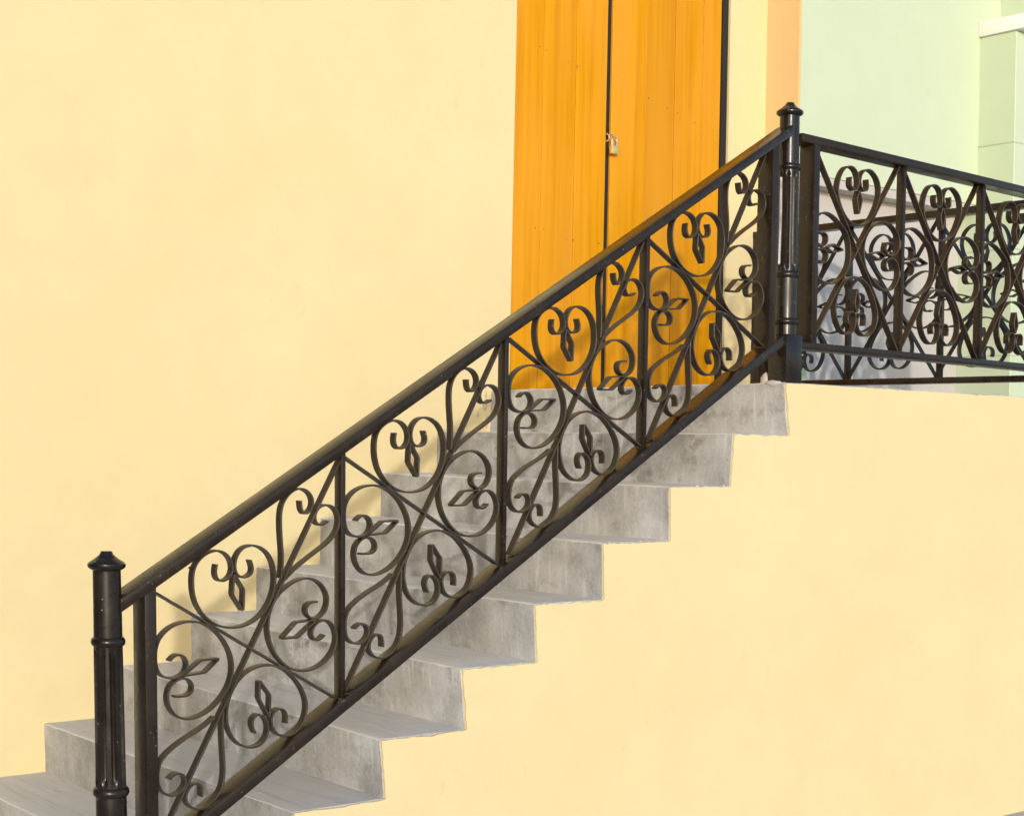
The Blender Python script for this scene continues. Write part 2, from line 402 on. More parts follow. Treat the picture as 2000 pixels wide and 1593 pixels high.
# ------------------------------------------------------------------ ground
W = 1.6036
GZ = -0.250
g = mesh_obj('ground', [(-60, -60, GZ), (60, -60, GZ), (60, 60, GZ), (-60, 60, GZ)], [(0, 1, 2, 3)], M_GROUND)
g['kind'] = 'structure'

# ------------------------------------------------------------------ yellow building with door
yb = thing('yellow_building', 'cream yellow plastered building wall behind the concrete stairs', 'building', (2.9, W, GZ))
inv = Matrix.Translation((-2.9, -W, -GZ))

def adopt(o, parent):
    """parent while keeping world coordinates of the mesh"""
    o.parent = parent
    o.matrix_parent_inverse = parent_world(parent).inverted()
    return o

def parent_world(p):
    m = Matrix.Translation(p.location)
    if p.parent is not None:
        m = parent_world(p.parent) @ p.matrix_parent_inverse @ m
    return m

DX0, DX1, DTOP = 2.262, 3.553, 4.3
TOP = 6.2
XL, XR = -0.62, 3.806
Yb = W + 0.30
# wall with a door opening, built from three butted blocks in one mesh
vs, fs = [], []
def add_block(x0, x1, y0, y1, z0, z1):
    n = len(vs)
    vs.extend([(x0, y0, z0), (x1, y0, z0), (x1, y1, z0), (x0, y1, z0), (x0, y0, z1), (x1, y0, z1), (x1, y1, z1), (x0, y1, z1)])
    fs.extend([tuple(n + i for i in f) for f in BOXF])
add_block(XL, DX0, W, Yb, GZ, TOP)
add_block(XL, XL + 0.3, Yb, 9.0, GZ, TOP)
add_block(DX1, XR, W, Yb, GZ, TOP)
add_block(DX0, DX1, W, Yb, DTOP, TOP)
add_block(DX0, DX1, W, Yb, GZ, 1.3)
adopt(mesh_obj('wall', vs, fs, M_YELLOW), yb)
# side of the neighbouring house that steps forward, painted yellow too
adopt(box('side_return', 3.806, 3.822, 1.4026, Yb - 0.01, GZ, TOP, M_SHADED_YELLOW), yb)

# door: two leaves of planks, a dark slit between them and a dark jamb strip
adopt(box('door_backing', DX0 + 0.001, DX1 - 0.001, W + 0.10, W + 0.12, 1.302, DTOP - 0.002, M_DARKGAP), yb)
jamb = adopt(box('door_jamb', 3.5125, DX1 - 0.002, W + 0.012, W + 0.099, 1.303, DTOP - 0.003, M_DARKGAP), yb)
adopt(box('slit_shade_fill', 2.7975, 2.8205, W + 0.026, W + 0.098, 1.374, DTOP - 0.009, M_DARKGAP), yb)  # near-black fill painting the shade of the gap between the leaves
nail_v = [(0, -0.003, 0)] + [(0.0042 * math.cos(2 * math.pi * i / 7), 0, 0.0055 * math.sin(2 * math.pi * i / 7)) for i in range(7)]
nail_me = bpy.data.meshes.new('nail')
nail_me.from_pydata(nail_v, [], [(0, 1 + (i + 1) % 7, 1 + i) for i in range(7)])
nail_me.materials.append(M_NAIL)
def place_nail(x, z, root):
    o = bpy.data.objects.new('nail', nail_me)
    C.objects.link(o)
    adopt(o, root)
    o.location = (x + 0.016, W + 0.0185, z)
def leaf(seams, nails, wide):
    root = adopt(box('door_leaf', seams[0] + 0.003, seams[-1] - 0.003, W + 0.045, W + 0.070, 1.375, DTOP - 0.01, M_WOOD), yb)
    for i_, (a, b) in enumerate(zip(seams[:-1], seams[1:])):
        d = rnd.uniform(-0.0012, 0.0012)
        g0, g1 = (0.0020 if i_ in wide else 0.0008), (0.0020 if i_ + 1 in wide else 0.0008)
        adopt(box('plank', a + g0, b - g1, W + 0.018 + d, W + 0.0445, 1.372, DTOP - 0.008, M_WOOD, bevel=0.0014, segs=1), root)
    for (x, z) in nails:
        place_nail(x, z, root)
    return root
nl = [(2.390, 2.83), (2.425, 2.82), (2.555, 2.79), (2.605, 2.78), (2.385, 2.06), (2.43, 2.06), (2.565, 2.03), (2.60, 2.03), (2.75, 2.03), (2.35, 1.50), (2.50, 1.49), (2.66, 1.48)]
nr = [(2.845, 2.78), (2.985, 2.73), (3.035, 2.71), (3.15, 2.68), (3.22, 2.67), (3.33, 2.64), (3.45, 2.62), (2.83, 2.06), (2.97, 2.04), (3.06, 2.02), (3.16, 1.56), (3.25, 1.55), (2.95, 1.55), (3.42, 1.54)]
leaf_l = leaf([2.2645, 2.428, 2.614, 2.7955], nl, (2,))
leaf_r = leaf([2.8225, 3.028, 3.2125, 3.394, 3.5115], nr, (2,))

# hasp staple on the left leaf
def tube(name, pts, r, mat, parent, n=8, closed=False):
    vv, ff = [], []
    m = len(pts)
    for i, p in enumerate(pts):
        p = Vector(p)
        a = Vector(pts[(i - 1) % m if closed else max(i - 1, 0)])
        b = Vector(pts[(i + 1) % m if closed else min(i + 1, m - 1)])
        t = (b - a).normalized()
        s = t.cross(Vector((0.13, 0.21, 0.97))).normalized()
        q = t.cross(s)
        for j in range(n):
            an = 2 * math.pi * j / n
            vv.append(p + r * (math.cos(an) * s + math.sin(an) * q))
    for i in range(m if closed else m - 1):
        for j in range(n):
            ff.append((i * n + j, i * n + (j + 1) % n, ((i + 1) % m) * n + (j + 1) % n, ((i + 1) % m) * n + j))
    if not closed:
        ff.append(tuple(range(n)))
        ff.append(tuple((m - 1) * n + j for j in range(n)))
    return adopt(mesh_obj(name, vv, ff, mat, smooth=True), parent)

def arc(cx, cy, cz, r, a0, a1, n, plane='xz', sz=1.0):
    out = []
    for i in range(n + 1):
        a = a0 + (a1 - a0) * i / n
        c, s = math.cos(a) * r, math.sin(a) * r * sz
        out.append((cx + c, cy, cz + s) if plane == 'xz' else (cx, cy + c, cz + s))
    return out
HZ = 2.497
tube('staple', arc(2.793, W + 0.012, HZ, 0.016, -math.pi / 2, math.pi / 2, 8), 0.0032, M_BRASS, leaf_l)
tube('staple', arc(2.822, W + 0.012, HZ + 0.004, 0.015, 0, math.pi, 8), 0.0032, M_BRASS, leaf_r)

# padlock hanging from the hasp
PX, PY, PZ = 2.818, W - 0.012, 2.424
pl = thing('padlock', 'small brass padlock hanging on the hasp between the orange door leaves', 'padlock', (PX, PY, PZ))
adopt(box('lock_body', PX - 0.021, PX + 0.021, PY - 0.009, PY + 0.009, PZ, PZ + 0.037, M_BRASS, bevel=0.003), pl)
sh = [(PX - 0.0135, PY, PZ + 0.030)] + [(PX - 0.0135, PY, PZ + 0.045)] + arc(PX, PY, PZ + 0.062, 0.0135, math.pi, 0, 10) + [(PX + 0.0135, PY, PZ + 0.045), (PX + 0.0135, PY, PZ + 0.030)]
tube('shackle', sh, 0.0034, M_STEEL, pl)

# ------------------------------------------------------------------ added unseen house left of the view, shades left-facing sides
nh = thing('shade_house', 'added ochre house out of view, left of the stairs, shading left-facing sides', 'building', (-7.5, 4.0, GZ))
adopt(box('wall', -10.0, -5.2, -2.2, 12.0, GZ, 6.0, M_SHADE_HOUSE), nh)
adopt(hexa('roof', [(-10.3, -2.5, 6.001), (-4.9, -2.5, 6.001), (-4.9, 12.3, 6.001), (-10.3, 12.3, 6.001), (-7.7, -2.5, 7.6), (-7.5, -2.5, 7.6), (-7.5, 12.3, 7.6), (-7.7, 12.3, 7.6)], M_ROOF), nh)
adopt(box('door', -5.19, -5.15, 1.2, 2.2, GZ, 1.9, M_DARKGAP), nh)
adopt(box('window', -5.19, -5.16, 3.6, 4.8, 0.8, 2.0, M_DARKGAP), nh)
adopt(box('window', -5.19, -5.16, -1.2, 0.0, 0.8, 2.0, M_DARKGAP), nh)

# ------------------------------------------------------------------ green building beyond
gb = thing('green_building', 'pale mint green building at the right behind the landing railing', 'building', (4.6, 1.4026, GZ))
GY = 1.4026
SX0, SX1, SZ = 3.903, 5.2354, 2.447
vs, fs = [], []
add_block(3.8225, SX0, GY, Yb, GZ, TOP)
add_block(SX0, SX1, GY, Yb, SZ, TOP)
add_block(SX1, 5.62, GY + 0.002, Yb, 3.40, TOP)
adopt(mesh_obj('wall', vs, fs, M_GREEN), gb)
# grey shutter set back in the opening
root = adopt(box('shutter', SX0 + 0.001, SX1 - 0.001, 1.5106, 1.545, GZ, SZ - 0.001, M_GREYPANEL), gb)
adopt(box('shutter_head', SX0 + 0.002, SX1 - 0.002, GY + 0.004, 1.509, SZ - 0.045, SZ - 0.002, M_GREYPANEL), gb)
# wing that steps forward, clad in broad courses
wz = [GZ, 0.55, 1.10, 1.65, 2.20, 2.7475, 3.324]
for a, b in zip(wz[:-1], wz[1:]):
    adopt(box('cladding_course', SX1, 7.5, 1.184, Yb - 0.02, a + 0.0025, b - 0.0025, M_GREEN, bevel=0.003, segs=1), gb)
adopt(box('wing_core', SX1 + 0.006, 7.49, 1.19, Yb - 0.03, GZ, 3.33, M_GREEN), gb)
adopt(box('upper_wing', 5.4166, 7.5, 1.184, GY + 0.001, 3.403, TOP, M_GREEN), gb)
adopt(box('ledge', SX1 - 0.016, 7.55, 1.10, GY - 0.001, 3.3255, 3.4025, M_WHITE, bevel=0.004), gb)

# ------------------------------------------------------------------ stairs
st = thing('staircase', 'grey cement staircase with landing and cream yellow side wall', 'staircase', (1.0, 0.8, GZ))
# nosing / riser foot positions measured at the free side (f) and at the wall (w): X top, Z top, X foot
NOS = {0: ((-0.005, 0.0015, 0.005), (-0.002, 0.004, 0.006)),
       -1: ((-0.275, -0.17, -0.27), (-0.275, -0.17, -0.27)),
       1: ((0.2657, 0.1725, 0.275), (0.2663, 0.1675, 0.2742)),
       2: ((0.5363, 0.3350, 0.5546), (0.5390, 0.3420, 0.543)),
       3: ((0.8093, 0.5080, 0.8273), (0.8110, 0.5115, 0.815)),
       4: ((1.0721, 0.6780, 1.0851), (1.0762, 0.6715, 1.0768)),
       5: ((1.3382, 0.8500, 1.3448), (1.3494, 0.8510, 1.3493)),
       6: ((1.6171, 1.0210, 1.6238), (1.6278, 1.0200, 1.6262)),
       7: ((1.9046, 1.1930, 1.8949), (1.8926, 1.1900, 1.8953)),
       8: ((2.1516, 1.3702, 2.1762), (2.1687, 1.3640, 2.1648))}
Y0 = 0.008
NSEG = 110
def lerp(a, b, t):
    return a + (b - a) * t
def step_mesh(k, xback):
    f, w = NOS[k]
    lo = NOS.get(k - 1)
    vv, ff = [], []
    ny = NSEG
    sec = None
    for j in range(ny + 1):
        t = j / ny
        y = lerp(Y0, W + 0.02, t)
        xt, zt, xf = (lerp(a, b, t) for a, b in zip(f, w))
        zf = lerp(lo[0][1], lo[1][1], t) if lo else GZ
        wob = lambda s, a: a * noise.noise(Vector((k * 3.7 + s, y * 7.0, s * 1.3))) + 0.4 * a * noise.noise(Vector((k * 5.1, y * 26.0, s)))
        chip = max(0.0, noise.noise(Vector((k * 9.3, y * 15.0, 3.3))) - 0.30) * (0.5 + abs(noise.noise(Vector((k * 2.3, y * 60.0, 1.1)))))
        xt += wob(1.0, 0.0035)
        zt += wob(2.0, 0.0016)
        xf += wob(3.0, 0.0022)
        xb = lerp(xback[0], xback[1], t)
        r = 0.007 + 0.022 * chip
        pts = [(xf, zf - 0.025), (xf, zf)]
        for q in (0.15, 0.35, 0.6, 0.85):
            pts.append((lerp(xf, xt, q) + wob(4 + q, 0.0016), lerp(zf, zt - r, q)))
        for a in (0, 30, 60, 90):
            a = math.radians(a)
            pts.append((xt + r - r * math.cos(a), zt - r + r * math.sin(a)))
        for q in (0.2, 0.45, 0.7, 1.0):
            pts.append((lerp(xt + r, xb, q), zt + wob(6 + q, 0.0014) * (1 - q)))
        pts.append((xb, zf - 0.025))
        sec = len(pts)
        vv.extend((px, y, pz) for px, pz in pts)
    for j in range(ny):
        for i in range(sec):
            a, b = j * sec + i, j * sec + (i + 1) % sec
            ff.append((a, b, b + sec, a + sec))
    ff.append(tuple(range(sec)))
    ff.append(tuple(ny * sec + i for i in range(sec)))
    return vv, ff
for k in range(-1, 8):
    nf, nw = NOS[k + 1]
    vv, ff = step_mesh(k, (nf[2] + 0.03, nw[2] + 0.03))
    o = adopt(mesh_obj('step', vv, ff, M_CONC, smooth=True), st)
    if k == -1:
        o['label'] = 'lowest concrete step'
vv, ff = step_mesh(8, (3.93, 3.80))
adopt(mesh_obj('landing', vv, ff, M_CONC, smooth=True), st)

# yellow side wall: stepped outline with an uneven brush line against the cement
prof = []
def edge(p, q, n, inx, inz, amp):
    for i in range(n):
        t = i / n
        x, z = lerp(p[0], q[0], t), lerp(p[1], q[1], t)
        d = 0.6 * noise.noise(Vector((x * 34, z * 34, 1.7))) + 0.4 * noise.noise(Vector((x * 110, z * 110, 4.2)))
        bite = max(0.0, noise.noise(Vector((x * 19, z * 19, 9.1))) - 0.22) * math.sin(math.pi * t) ** 2
        d = amp * d - 0.0032 - 0.016 * bite * (0.6 + 0.8 * abs(noise.noise(Vector((x * 240, z * 240, 2.0)))))
        d = min(d, -0.0012)
        prof.append((x - inx * d, z + inz * d))
for k in range(0, 9):
    f = NOS[k][0]
    lo = NOS[k - 1][0]
    edge((f[2], lo[1]), (f[0], f[1]), 26, 1, 0, 0.006)
    nx = NOS[k + 1][0][2] if k < 8 else 3.93
    edge((f[0], f[1]), (nx, f[1]), 40 if k < 8 else 120, 0, 1, 0.0045)
prof.append((3.93, 1.368))
prof.append((3.93, GZ))
prof.append((NOS[0][0][2], GZ))
n = len(prof)
vv = [(x, 0.0, z) for x, z in prof] + [(x, 0.03, z) for x, z in prof]
ff = [tuple(range(n)), tuple(range(2 * n - 1, n - 1, -1))] + [(i, (i + 1) % n, n + (i + 1) % n, n + i) for i in range(n)]
adopt(mesh_obj('side_wall', vv, ff, M_YELLOW), st)
# body under the landing, so that nothing is hollow from another side
adopt(box('landing_core', 2.25, 3.92, 0.031, W - 0.001, GZ, 1.16, M_YELLOW), st)

def lump(name, c, s, mat, parent, seed, sub=2, amp=0.35):
    bm = bmesh.new()
    bmesh.ops.create_icosphere(bm, subdivisions=sub, radius=1.0)
    for v in bm.verts:
        d = 1 + amp * noise.noise(v.co * 1.7 + Vector((seed, seed * 2.1, 0)))
        v.co = Vector((c[0] + v.co.x * s[0] * d, c[1] + v.co.y * s[1] * d, c[2] + v.co.z * s[2] * d))
    me = bpy.data.meshes.new(name)
    bm.to_mesh(me)
    bm.free()
    me.materials.append(mat)
    me.polygons.foreach_set('use_smooth', [True] * len(me.polygons))
    return adopt(link(bpy.data.objects.new(name, me)), parent)
lump('mortar_lump', (2.170, 0.104, 1.370), (0.014, 0.024, 0.036), M_MORTAR, st, 3)
lump('mortar_lump', (2.158, 0.062, 1.368), (0.010, 0.040, 0.010), M_MORTAR, st, 5)
# paint drips on the edge of the seventh step
for i, (x, s) in enumerate(((1.865, 0.004), (1.78, 0.0034), (1.742, 0.0045), (1.50, 0.003), (1.365, 0.003))):
    zz = 1.0225 if x > 1.6 else 0.851
    lump('paint_drip', (x, 0.002, zz), (s * 0.9, s * 0.6, s * 0.7), M_FLECK, st, 11 + i, 1)
# chipped plaster where the landing edge meets the wall
for i, (x, z, sx, sz) in enumerate(((2.135, 1.30, 0.012, 0.022), (2.145, 1.235, 0.008, 0.030), (2.10, 1.262, 0.006, 0.012), (2.12, 1.215, 0.014, 0.006), (2.138, 1.345, 0.006, 0.015))):
    lump('chipped_plaster', (x, W, z), (sx, 0.003, sz), M_SCAR, yb, 23 + i, 2)

# ------------------------------------------------------------------ ironwork
def catmull(pts, per=4, closed=False):
    out = []
    m = len(pts)
    for i in range(m if closed else m - 1):
        g_ = lambda j: Vector(pts[j % m]) if closed else Vector(pts[min(max(j, 0), m - 1)])
        p0, p1, p2, p3 = g_(i - 1), g_(i), g_(i + 1), g_(i + 2)
        for s in range(per):
            t = s / per
            out.append(0.5 * ((2 * p1) + (p2 - p0) * t + (2 * p0 - 5 * p1 + 4 * p2 - p3) * t * t + (3 * p1 - p0 - 3 * p2 + p3) * t ** 3))
    if not closed:
        out.append(Vector(pts[-1]))
    return out

def smooth_path(pts, it=2):
    """low-pass without shrinking the curls"""
    pts = [Vector(p) for p in pts]
    for _ in range(it):
        for f_ in (0.5, -0.53):
            q = pts[:]
            for i in range(1, len(pts) - 1):
                q[i] = pts[i] + f_ * (0.5 * (pts[i - 1] + pts[i + 1]) - pts[i])
            pts = q
    return pts

ST = 0.0052      # strip thickness
SW = 0.026       # strip width (depth)
def strip_data(pts, closed=False, t=ST, w=SW, yc=0.0):
    """flat bar bent along a path in the x-z plane, chamfered on its two near and far edges"""
    vv, ff = [], []
    m = len(pts)
    c = 0.0011
    prof_ = [(-t / 2, -w / 2 + c), (-t / 2 + c, -w / 2), (t / 2 - c, -w / 2), (t / 2, -w / 2 + c),
             (t / 2, w / 2 - c), (t / 2 - c, w / 2), (-t / 2 + c, w / 2), (-t / 2, w / 2 - c)]
    s = len(prof_)
    for i, p in enumerate(pts):
        a = pts[(i - 1) % m] if closed else pts[max(i - 1, 0)]
        b = pts[(i + 1) % m] if closed else pts[min(i + 1, m - 1)]
        d = (b - a)
        d = d.normalized() if d.length > 1e-9 else Vector((1, 0))
        nrm = Vector((-d.y, d.x))
        for (o_, y_) in prof_:
            vv.append((p.x + nrm.x * o_, yc + y_, p.y + nrm.y * o_))
    for i in range(m if closed else m - 1):
        for j in range(s):
            ff.append((i * s + j, i * s + (j + 1) % s, ((i + 1) % m) * s + (j + 1) % s, ((i + 1) % m) * s + j))
    if not closed:
        ff.append(tuple(range(s)))
        ff.append(tuple((m - 1) * s + j for j in range(s)))
    return vv, ff

def strip_mesh(name, pts, mat, closed=False, t=ST, w=SW):
    vv, ff = strip_data(pts, closed, t, w)
    me = bpy.data.meshes.new(name)
    me.from_pydata(vv, [], ff)
    bm = bmesh.new()
    bm.from_mesh(me)
    bmesh.ops.recalc_face_normals(bm, faces=bm.faces[:])
    bm.to_mesh(me)
    bm.free()
    me.materials.append(mat)
    if mat == M_IRON_SCROLL:         # lighter brown along the narrow front edge
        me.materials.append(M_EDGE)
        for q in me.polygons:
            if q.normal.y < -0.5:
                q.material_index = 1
    me.polygons.foreach_set('use_smooth', [True] * len(me.polygons))
    me.set_sharp_from_angle(angle=math.radians(40))
    return me

def curl_mesh(key, name, tr=None):
    pts = PATHS[key]
    pts = catmull(smooth_path(pts, 2), 3)
    if tr:
        pts = [Vector(tr(p)) for p in pts]
    return strip_mesh(name, pts, M_IRON_SCROLL)

def diamond_mesh(key, name, tr=None):
    q = [Vector(p) for p in PATHS[key]]
    if tr:
        q = [Vector(tr(p)) for p in q]
    out = []
    for i in range(4):       # straight sides with a little roundness at the bends
        a, b = q[i], q[(i + 1) % 4]
        for t in (0.06, 0.5, 0.94):
            out.append(a.lerp(b, t))
    return strip_mesh(name, out, M_IRON_SCROLL, closed=True, w=SW * 0.95)

def bar_mesh(name, a, b, mat, t=ST, w=SW):
    return strip_mesh(name, [Vector(a), Vector(a).lerp(Vector(b), 0.5), Vector(b)], mat, t=t, w=w)

YC = 0.045      # centre plane of the stair and front landing railing

def weld(me_name, parent, loc, s, seed):
    bm = bmesh.new()
    bmesh.ops.create_icosphere(bm, subdivisions=1, radius=1.0)
    for v in bm.verts:
        d = 1 + 0.3 * noise.noise(v.co * 2 + Vector((seed, 0, 0)))
        v.co = Vector((v.co.x * s[0] * d, v.co.y * s[1] * d, v.co.z * s[2] * d))
    me = bpy.data.meshes.new(me_name)
    bm.to_mesh(me)
    bm.free()
    me.materials.append(M_IRON)
    me.polygons.foreach_set('use_smooth', [True] * len(me.polygons))
    return me

def place(me, name, parent, world_loc, rot=(0, 0, 0)):
    o = bpy.data.objects.new(name, me)
    C.objects.link(o)
    o.parent = parent
    o.matrix_parent_inverse = parent_world(parent).inverted()
    o.location = world_loc
    o.rotation_euler = rot
    return o

def place_sub(me, name, parent, world_loc, pw, rot=(0, 0, 0)):
    """sub-part placed in world coordinates under a part that carries a location of its own"""
    o = bpy.data.objects.new(name, me)
    C.objects.link(o)
    o.parent = parent
    o.matrix_parent_inverse = pw.inverted()
    o.location = world_loc
    o.rotation_euler = rot
    return o

def sloped(name, x0, x1, z_at, th, y0, y1, mat, parent, bevel=0.003):
    v = [(x0, y0, z_at(x0) - th), (x1, y0, z_at(x1) - th), (x1, y1, z_at(x1) - th), (x0, y1, z_at(x0) - th),
         (x0, y0, z_at(x0)), (x1, y0, z_at(x1)), (x1, y1, z_at(x1)), (x0, y1, z_at(x0))]
    return adopt(hexa(name, v, mat, bevel=bevel), parent)

# ---- newel posts: turned cast iron with fluted shaft
def lathe(name, prof_, cx, cy, mat, parent, seg=40, flute=None):
    vv, ff = [], []
    for (r, z, fl) in prof_:
        for j in range(seg):
            a = 2 * math.pi * j / seg
            rr = r
            if fl > 0:
                ph = (a / (2 * math.pi) * 9) % 1.0
                gsh = max(0.0, 1 - abs(ph - 0.5) / 0.30)
                rr = r - 0.0092 * fl * (math.sin(gsh * math.pi / 2))
            vv.append((cx + rr * math.cos(a), cy + rr * math.sin(a), z))
    m = len(prof_)
    for i in range(m - 1):
        for j in range(seg):
            ff.append((i * seg + j, i * seg + (j + 1) % seg, (i + 1) * seg + (j + 1) % seg, (i + 1) * seg + j))
    ff.append(tuple(range(seg)))
    ff.append(tuple((m - 1) * seg + j for j in range(seg)))
    return adopt(mesh_obj(name, vv, ff, mat, smooth=True), parent)

def newel(parent, cx, cy, tip, foot, lean=0.0):
    root = bpy.data.objects.new('newel_post', None)
    C.objects.link(root)
    root.empty_display_size = 0.05
    root.parent = parent
    root.matrix_parent_inverse = parent_world(parent).inverted()
    root.location = (cx, cy, foot)
    z = tip
    lathe('cap', [(0.001, z, 0), (0.0125, z - 0.0005, 0), (0.0145, z - 0.004, 0), (0.017, z - 0.009, 0), (0.029, z - 0.019, 0), (0.041, z - 0.0265, 0), (0.0452, z - 0.031, 0),
                  (0.0458, z - 0.036, 0), (0.0435, z - 0.041, 0), (0.038, z - 0.0445, 0), (0.034, z - 0.047, 0)], cx, cy, M_CAST, root)
    lathe('upper_shaft', [(0.0335, z - 0.045, 0), (0.0338, z - 0.12, 0), (0.0345, z - 0.214, 0)], cx, cy, M_CAST, root)
    def ring(zc, r):
        lathe('collar', [(r - 0.002, zc + 0.0125, 0), (r + 0.003, zc + 0.010, 0), (r + 0.0062, zc + 0.005, 0), (r + 0.007, zc, 0), (r + 0.0062, zc - 0.005, 0), (r + 0.003, zc - 0.010, 0), (r - 0.002, zc - 0.0125, 0)], cx, cy, M_CAST, root)
    ring(z - 0.220, 0.0345)
    fl = [(0.0348, z - 0.228, 0.0), (0.0348, z - 0.236, 0.0), (0.0349, z - 0.246, 0.55), (0.035, z - 0.258, 1.0), (0.0355, z - 0.40, 1.0), (0.0365, z - 0.548, 1.0), (0.0366, z - 0.560, 0.55), (0.0366, z - 0.568, 0.0), (0.0366, z - 0.578, 0.0)]
    lathe('fluted_shaft', fl, cx, cy, M_CAST, root, seg=90)
    ring(z - 0.585, 0.0372)
    lathe('lower_shaft', [(0.0368, z - 0.59, 0), (0.0375, z - 0.66, 0), (0.0375, z - 0.80, 0)], cx, cy, M_CAST, root)
    ring(z - 0.744, 0.0375)
    s = 0.041
    adopt(box('base', cx - s, cx + s, cy - s, cy + s, foot, z - 0.788, M_CAST, bevel=0.004), root)
    for ch in root.children:                # shear the whole post out of plumb
        for v in ch.data.vertices:
            v.co.x += lean * (v.co.z - tip)
    return root

def zh(x):          # upper face of the stair handrail
    return 1.071 + 0.6185 * (x - 0.29)
def zb(x):          # upper face of the stair bottom rail
    return 0.5215 + 0.6215 * (x - 0.5318)

sr = thing('stair_railing', 'dark brown wrought iron stair railing with heart scrolls climbing to the landing', 'railing', (0.95, YC, 0.2), )
newel(sr, -0.2530, YC, 0.8645, -0.169, -0.044)
newel(sr, 2.199, YC, 2.321, 1.3685)
F0, F1 = 0.010, 0.080
sloped('handrail', -0.228, 2.178, zh, 0.0345, F0, F1, M_HANDRAIL, sr, 0.0014)
sloped('bottom_rail', -0.226, 2.160, zb, 0.0365, F0, F1, M_IRON, sr, 0.0016)
def post(x0, x1, y0, y1, name, parent, zlo, zhi, lean=0.0):
    v = [(x0, y0, zlo(x0)), (x1, y0, zlo(x1)), (x1, y1, zlo(x1)), (x0, y1, zlo(x0)), (x0, y0, zhi(x0)), (x1, y0, zhi(x1)), (x1, y1, zhi(x1)), (x0, y1, zhi(x0))]
    zm = 0.5 * (zlo(x0) + zhi(x0))          # hand-set posts stand a degree or so out of plumb
    v = [(a + lean * (c - zm), b, c) for a, b, c in v]
    return adopt(hexa(name, v, M_IRON, bevel=0.0016), parent)
lo_, hi_ = (lambda x: zb(x) - 0.006), (lambda x: zh(x) - 0.0345 + 0.006)
post(-0.1535, -0.1225, F0 + 0.0015, F1 - 0.0015, 'end_post', sr, lo_, hi_, -0.036)
post(2.080, 2.111, F0 + 0.0015, F1 - 0.0015, 'end_post', sr, lo_, hi_, 0.01)
for x, ln in ((0.4145, -0.022), (0.967, -0.008), (1.524, 0.001)):
    post(x, x + 0.0145, 0.028, 0.062, 'baluster', sr, lo_, hi_, ln)

ME = {k: curl_mesh(k, n_) for k, n_ in (('T', 'heart_scroll'), ('L', 'heart_scroll'), ('R', 'heart_scroll'), ('B', 'heart_scroll'),
                                         ('LL', 'leaf_scroll'), ('LR', 'leaf_scroll'), ('UL', 'leaf_scroll'), ('UR', 'leaf_scroll'))}
MD = {k: diamond_mesh(k + 'd', 'diamond') for k in 'TLRB'}
ME['slash'] = bar_mesh('diagonal_bar', PATHS['slash'][0], PATHS['slash'][1], M_IRON_SCROLL)
ME['back'] = bar_mesh('diagonal_bar', PATHS['back'][0], PATHS['back'][1], M_IRON_SCROLL, w=SW * 0.985)
WELDS = {'cT': (-0.0433, 0.1929), 'cL': (-0.1808, -0.0667), 'cR': (0.2104, 0.0589), 'cB': (0.0703, -0.1997), 't1': (-0.109, 0.07), 't2': (0.0932, 0.1452), 't3': (0.0775, 0.1211), 't4': (-0.0433, -0.1105), 't5': (-0.0621, -0.1441), 't6': (0.1149, -0.0622), 'cUL': (0.1944, 0.351), 'cLL': (-0.1675, -0.34), 'x': (0.0014, 0.0001), 'e1': (-0.2317, -0.4744), 'e2': (0.2721, 0.4758), 'e3': (0.2767, -0.1561), 'h1': (-0.1637, 0.2056), 'h2': (0.1685, -0.2298)}
WELD = [weld('weld_bead', None, None, (0.0052, 0.0112, 0.0048), s_) for s_ in (1, 2, 3)]
cross = [(0.1371, 0.6101), (0.6831, 0.9528), (1.2454, 1.3041), (1.7999, 1.6464)]
for i, (cx, cz) in enumerate(cross):
    for k in ('slash', 'back'):
        place(ME[k], 'diagonal_bar', sr, (cx, YC, cz))
    for k in ('T', 'L', 'R', 'B'):
        jx, jz, jr = (rnd.uniform(-0.0018, 0.0018), rnd.uniform(-0.0018, 0.0018), rnd.uniform(-0.012, 0.012)) if i != 1 else (0, 0, 0)
        pos = Vector((cx + jx, YC + rnd.uniform(-0.0012, 0.0012), cz + jz))
        o = place(ME[k], 'heart_scroll', sr, pos, (0, jr, 0))
        d = bpy.data.objects.new('diamond', MD[k])
        C.objects.link(d)
        d.parent = o
    for k in ('LL', 'LR', 'UL', 'UR'):
        place(ME[k], 'leaf_scroll', sr, (cx + rnd.uniform(-0.001, 0.001), YC + rnd.uniform(-0.001, 0.001), cz), (0, rnd.uniform(-0.006, 0.006), 0))
    for j, (wx, wz_) in enumerate(WELDS.values()):
        place(WELD[j % 3], 'weld_bead', sr, (cx + wx, YC - 0.004, cz + wz_), (0, rnd.uniform(0, 3), 0))

# ---- front landing railing
lr = thing('landing_railing', 'dark iron railing with heart scrolls along the front edge of the landing', 'railing', (3.0, YC, 1.37))
def zt2(x):
    return 2.2165 - 0.0205 * (x - 2.32)
def zb2(x):
    return 1.5105 - 0.0085 * (x - 2.4)
sloped('top_rail', 2.226, 3.79, zt2, 0.029, F0, F1, M_IRON, lr, 0.003)
sloped('bottom_rail', 2.2385, 3.79, zb2, 0.025, F0, F1, M_IRON, lr, 0.003)
lo2, hi2 = (lambda x: zb2(x) - 0.006), (lambda x: zt2(x) - 0.029 + 0.006)
post(2.2915, 2.3215, F0 + 0.0015, F1 - 0.0015, 'end_post', lr, lo2, hi2)
for x, ln in ((2.803, 0.009), (3.292, 0.011)):
    post(x, x + 0.0165, 0.029, 0.061, 'baluster', lr, lo2, hi2, ln)
post(3.748, 3.778, F0 + 0.0015, F1 - 0.0015, 'end_post', lr, lo2, hi2)
newel(lr, 3.832, YC, 2.315, 1.3685)

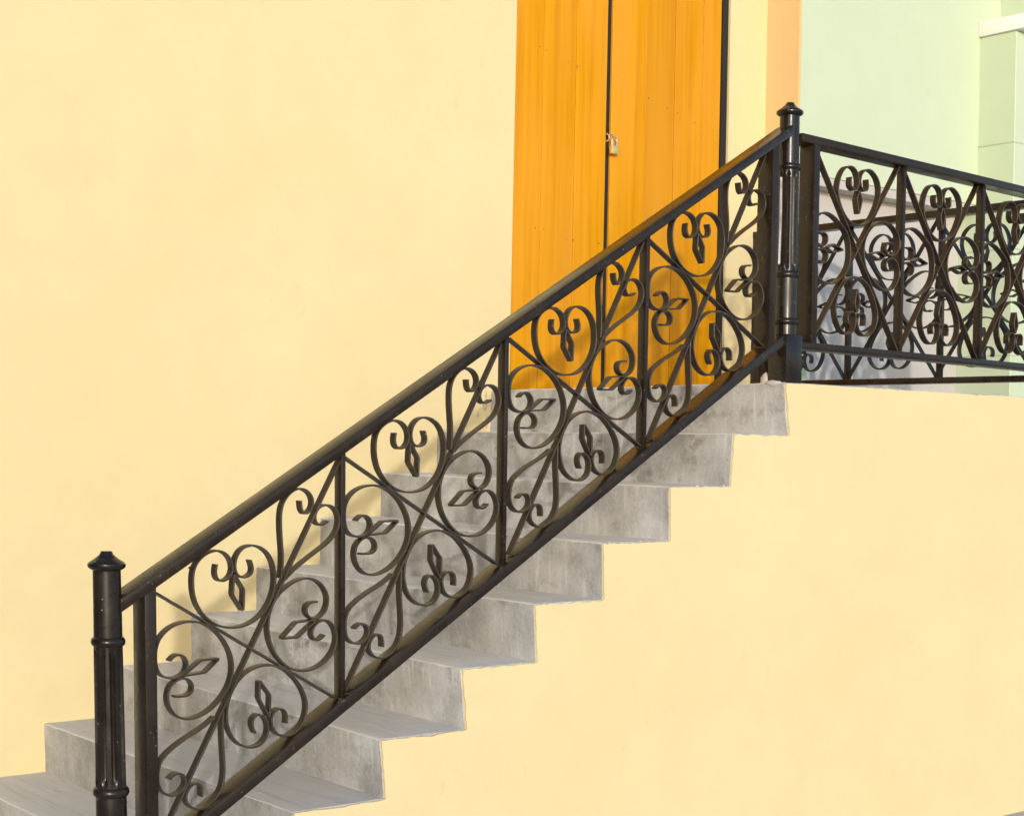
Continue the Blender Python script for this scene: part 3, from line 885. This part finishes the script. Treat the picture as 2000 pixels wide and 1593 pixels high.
top = lambda p: p
bot = lambda p: (p[0], -p[1] - 0.018)
rig = lambda p: (p[1] - 0.043, -(p[0] - 0.007) * 1.06 - 0.012)
lef = lambda p: (-(p[1] - 0.043) + 0.004, (p[0] - 0.007) * 1.06 - 0.012)
HM = [(curl_mesh('H', 'heart_scroll', f_), diamond_mesh('Hd', 'diamond', f_)) for f_ in (top, bot, rig, lef)]
X1 = bar_mesh('diagonal_bar', (-0.236, -0.345), (0.242, 0.332), M_IRON_SCROLL)
X2 = bar_mesh('diagonal_bar', (-0.236, 0.337), (0.242, -0.349), M_IRON_SCROLL, w=SW * 0.985)
def scroll_panel(parent, wl, rotz):
    """one square panel of ironwork; wl = its centre in the world, rotz turns it about the vertical"""
    for me in (X1, X2):
        place(me, 'diagonal_bar', parent, wl, (0, 0, rotz))
    for hm, dm in HM:
        o = place(hm, 'heart_scroll', parent, (wl[0] + rnd.uniform(-.0015, .0015), wl[1] + rnd.uniform(-.0015, .0015), wl[2] + rnd.uniform(-.0015, .0015)), (0, 0, rotz))
        d = bpy.data.objects.new('diamond', dm)
        C.objects.link(d)
        d.parent = o
for cx in (2.5560, 3.0435, 3.530):
    scroll_panel(lr, (cx, YC, 1.8574 - 0.015 * (cx - 2.5560)), 0)

# ---- railing across the far end of the landing
fr = thing('end_railing', 'black iron railing crossing the far end of the landing behind the front railing', 'railing', (3.855, 0.85, 1.37))
FX0, FX1 = 3.733, 3.803
adopt(box('top_rail', FX0, FX1, 0.082, W - 0.001, 2.145, 2.174, M_IRON, bevel=0.003), fr)
adopt(box('bottom_rail', FX0, FX1, 0.082, W - 0.001, 1.4385, 1.4640, M_IRON, bevel=0.003), fr)
adopt(box('end_post', FX0 + 0.0015, FX1 - 0.0015, 1.548, W - 0.002, 1.372, 2.150, M_IRON, bevel=0.0025), fr)
adopt(box('end_post', FX0 + 0.0015, FX1 - 0.0015, 0.0835, 0.112, 1.459, 2.150, M_IRON, bevel=0.0025), fr)
adopt(box('foot_plate', FX0 - 0.022, FX1 + 0.002, 1.47, W - 0.003, 1.364, 1.378, M_IRON, bevel=0.002), fr)
for y in (1.048, 0.555):
    adopt(box('baluster', 3.752, 3.786, y - 0.007, y + 0.0075, 1.459, 2.150, M_IRON, bevel=0.002), fr)
for cy in (1.298, 0.8055, 0.333):
    scroll_panel(fr, (3.768, cy, 1.812), math.pi / 2)
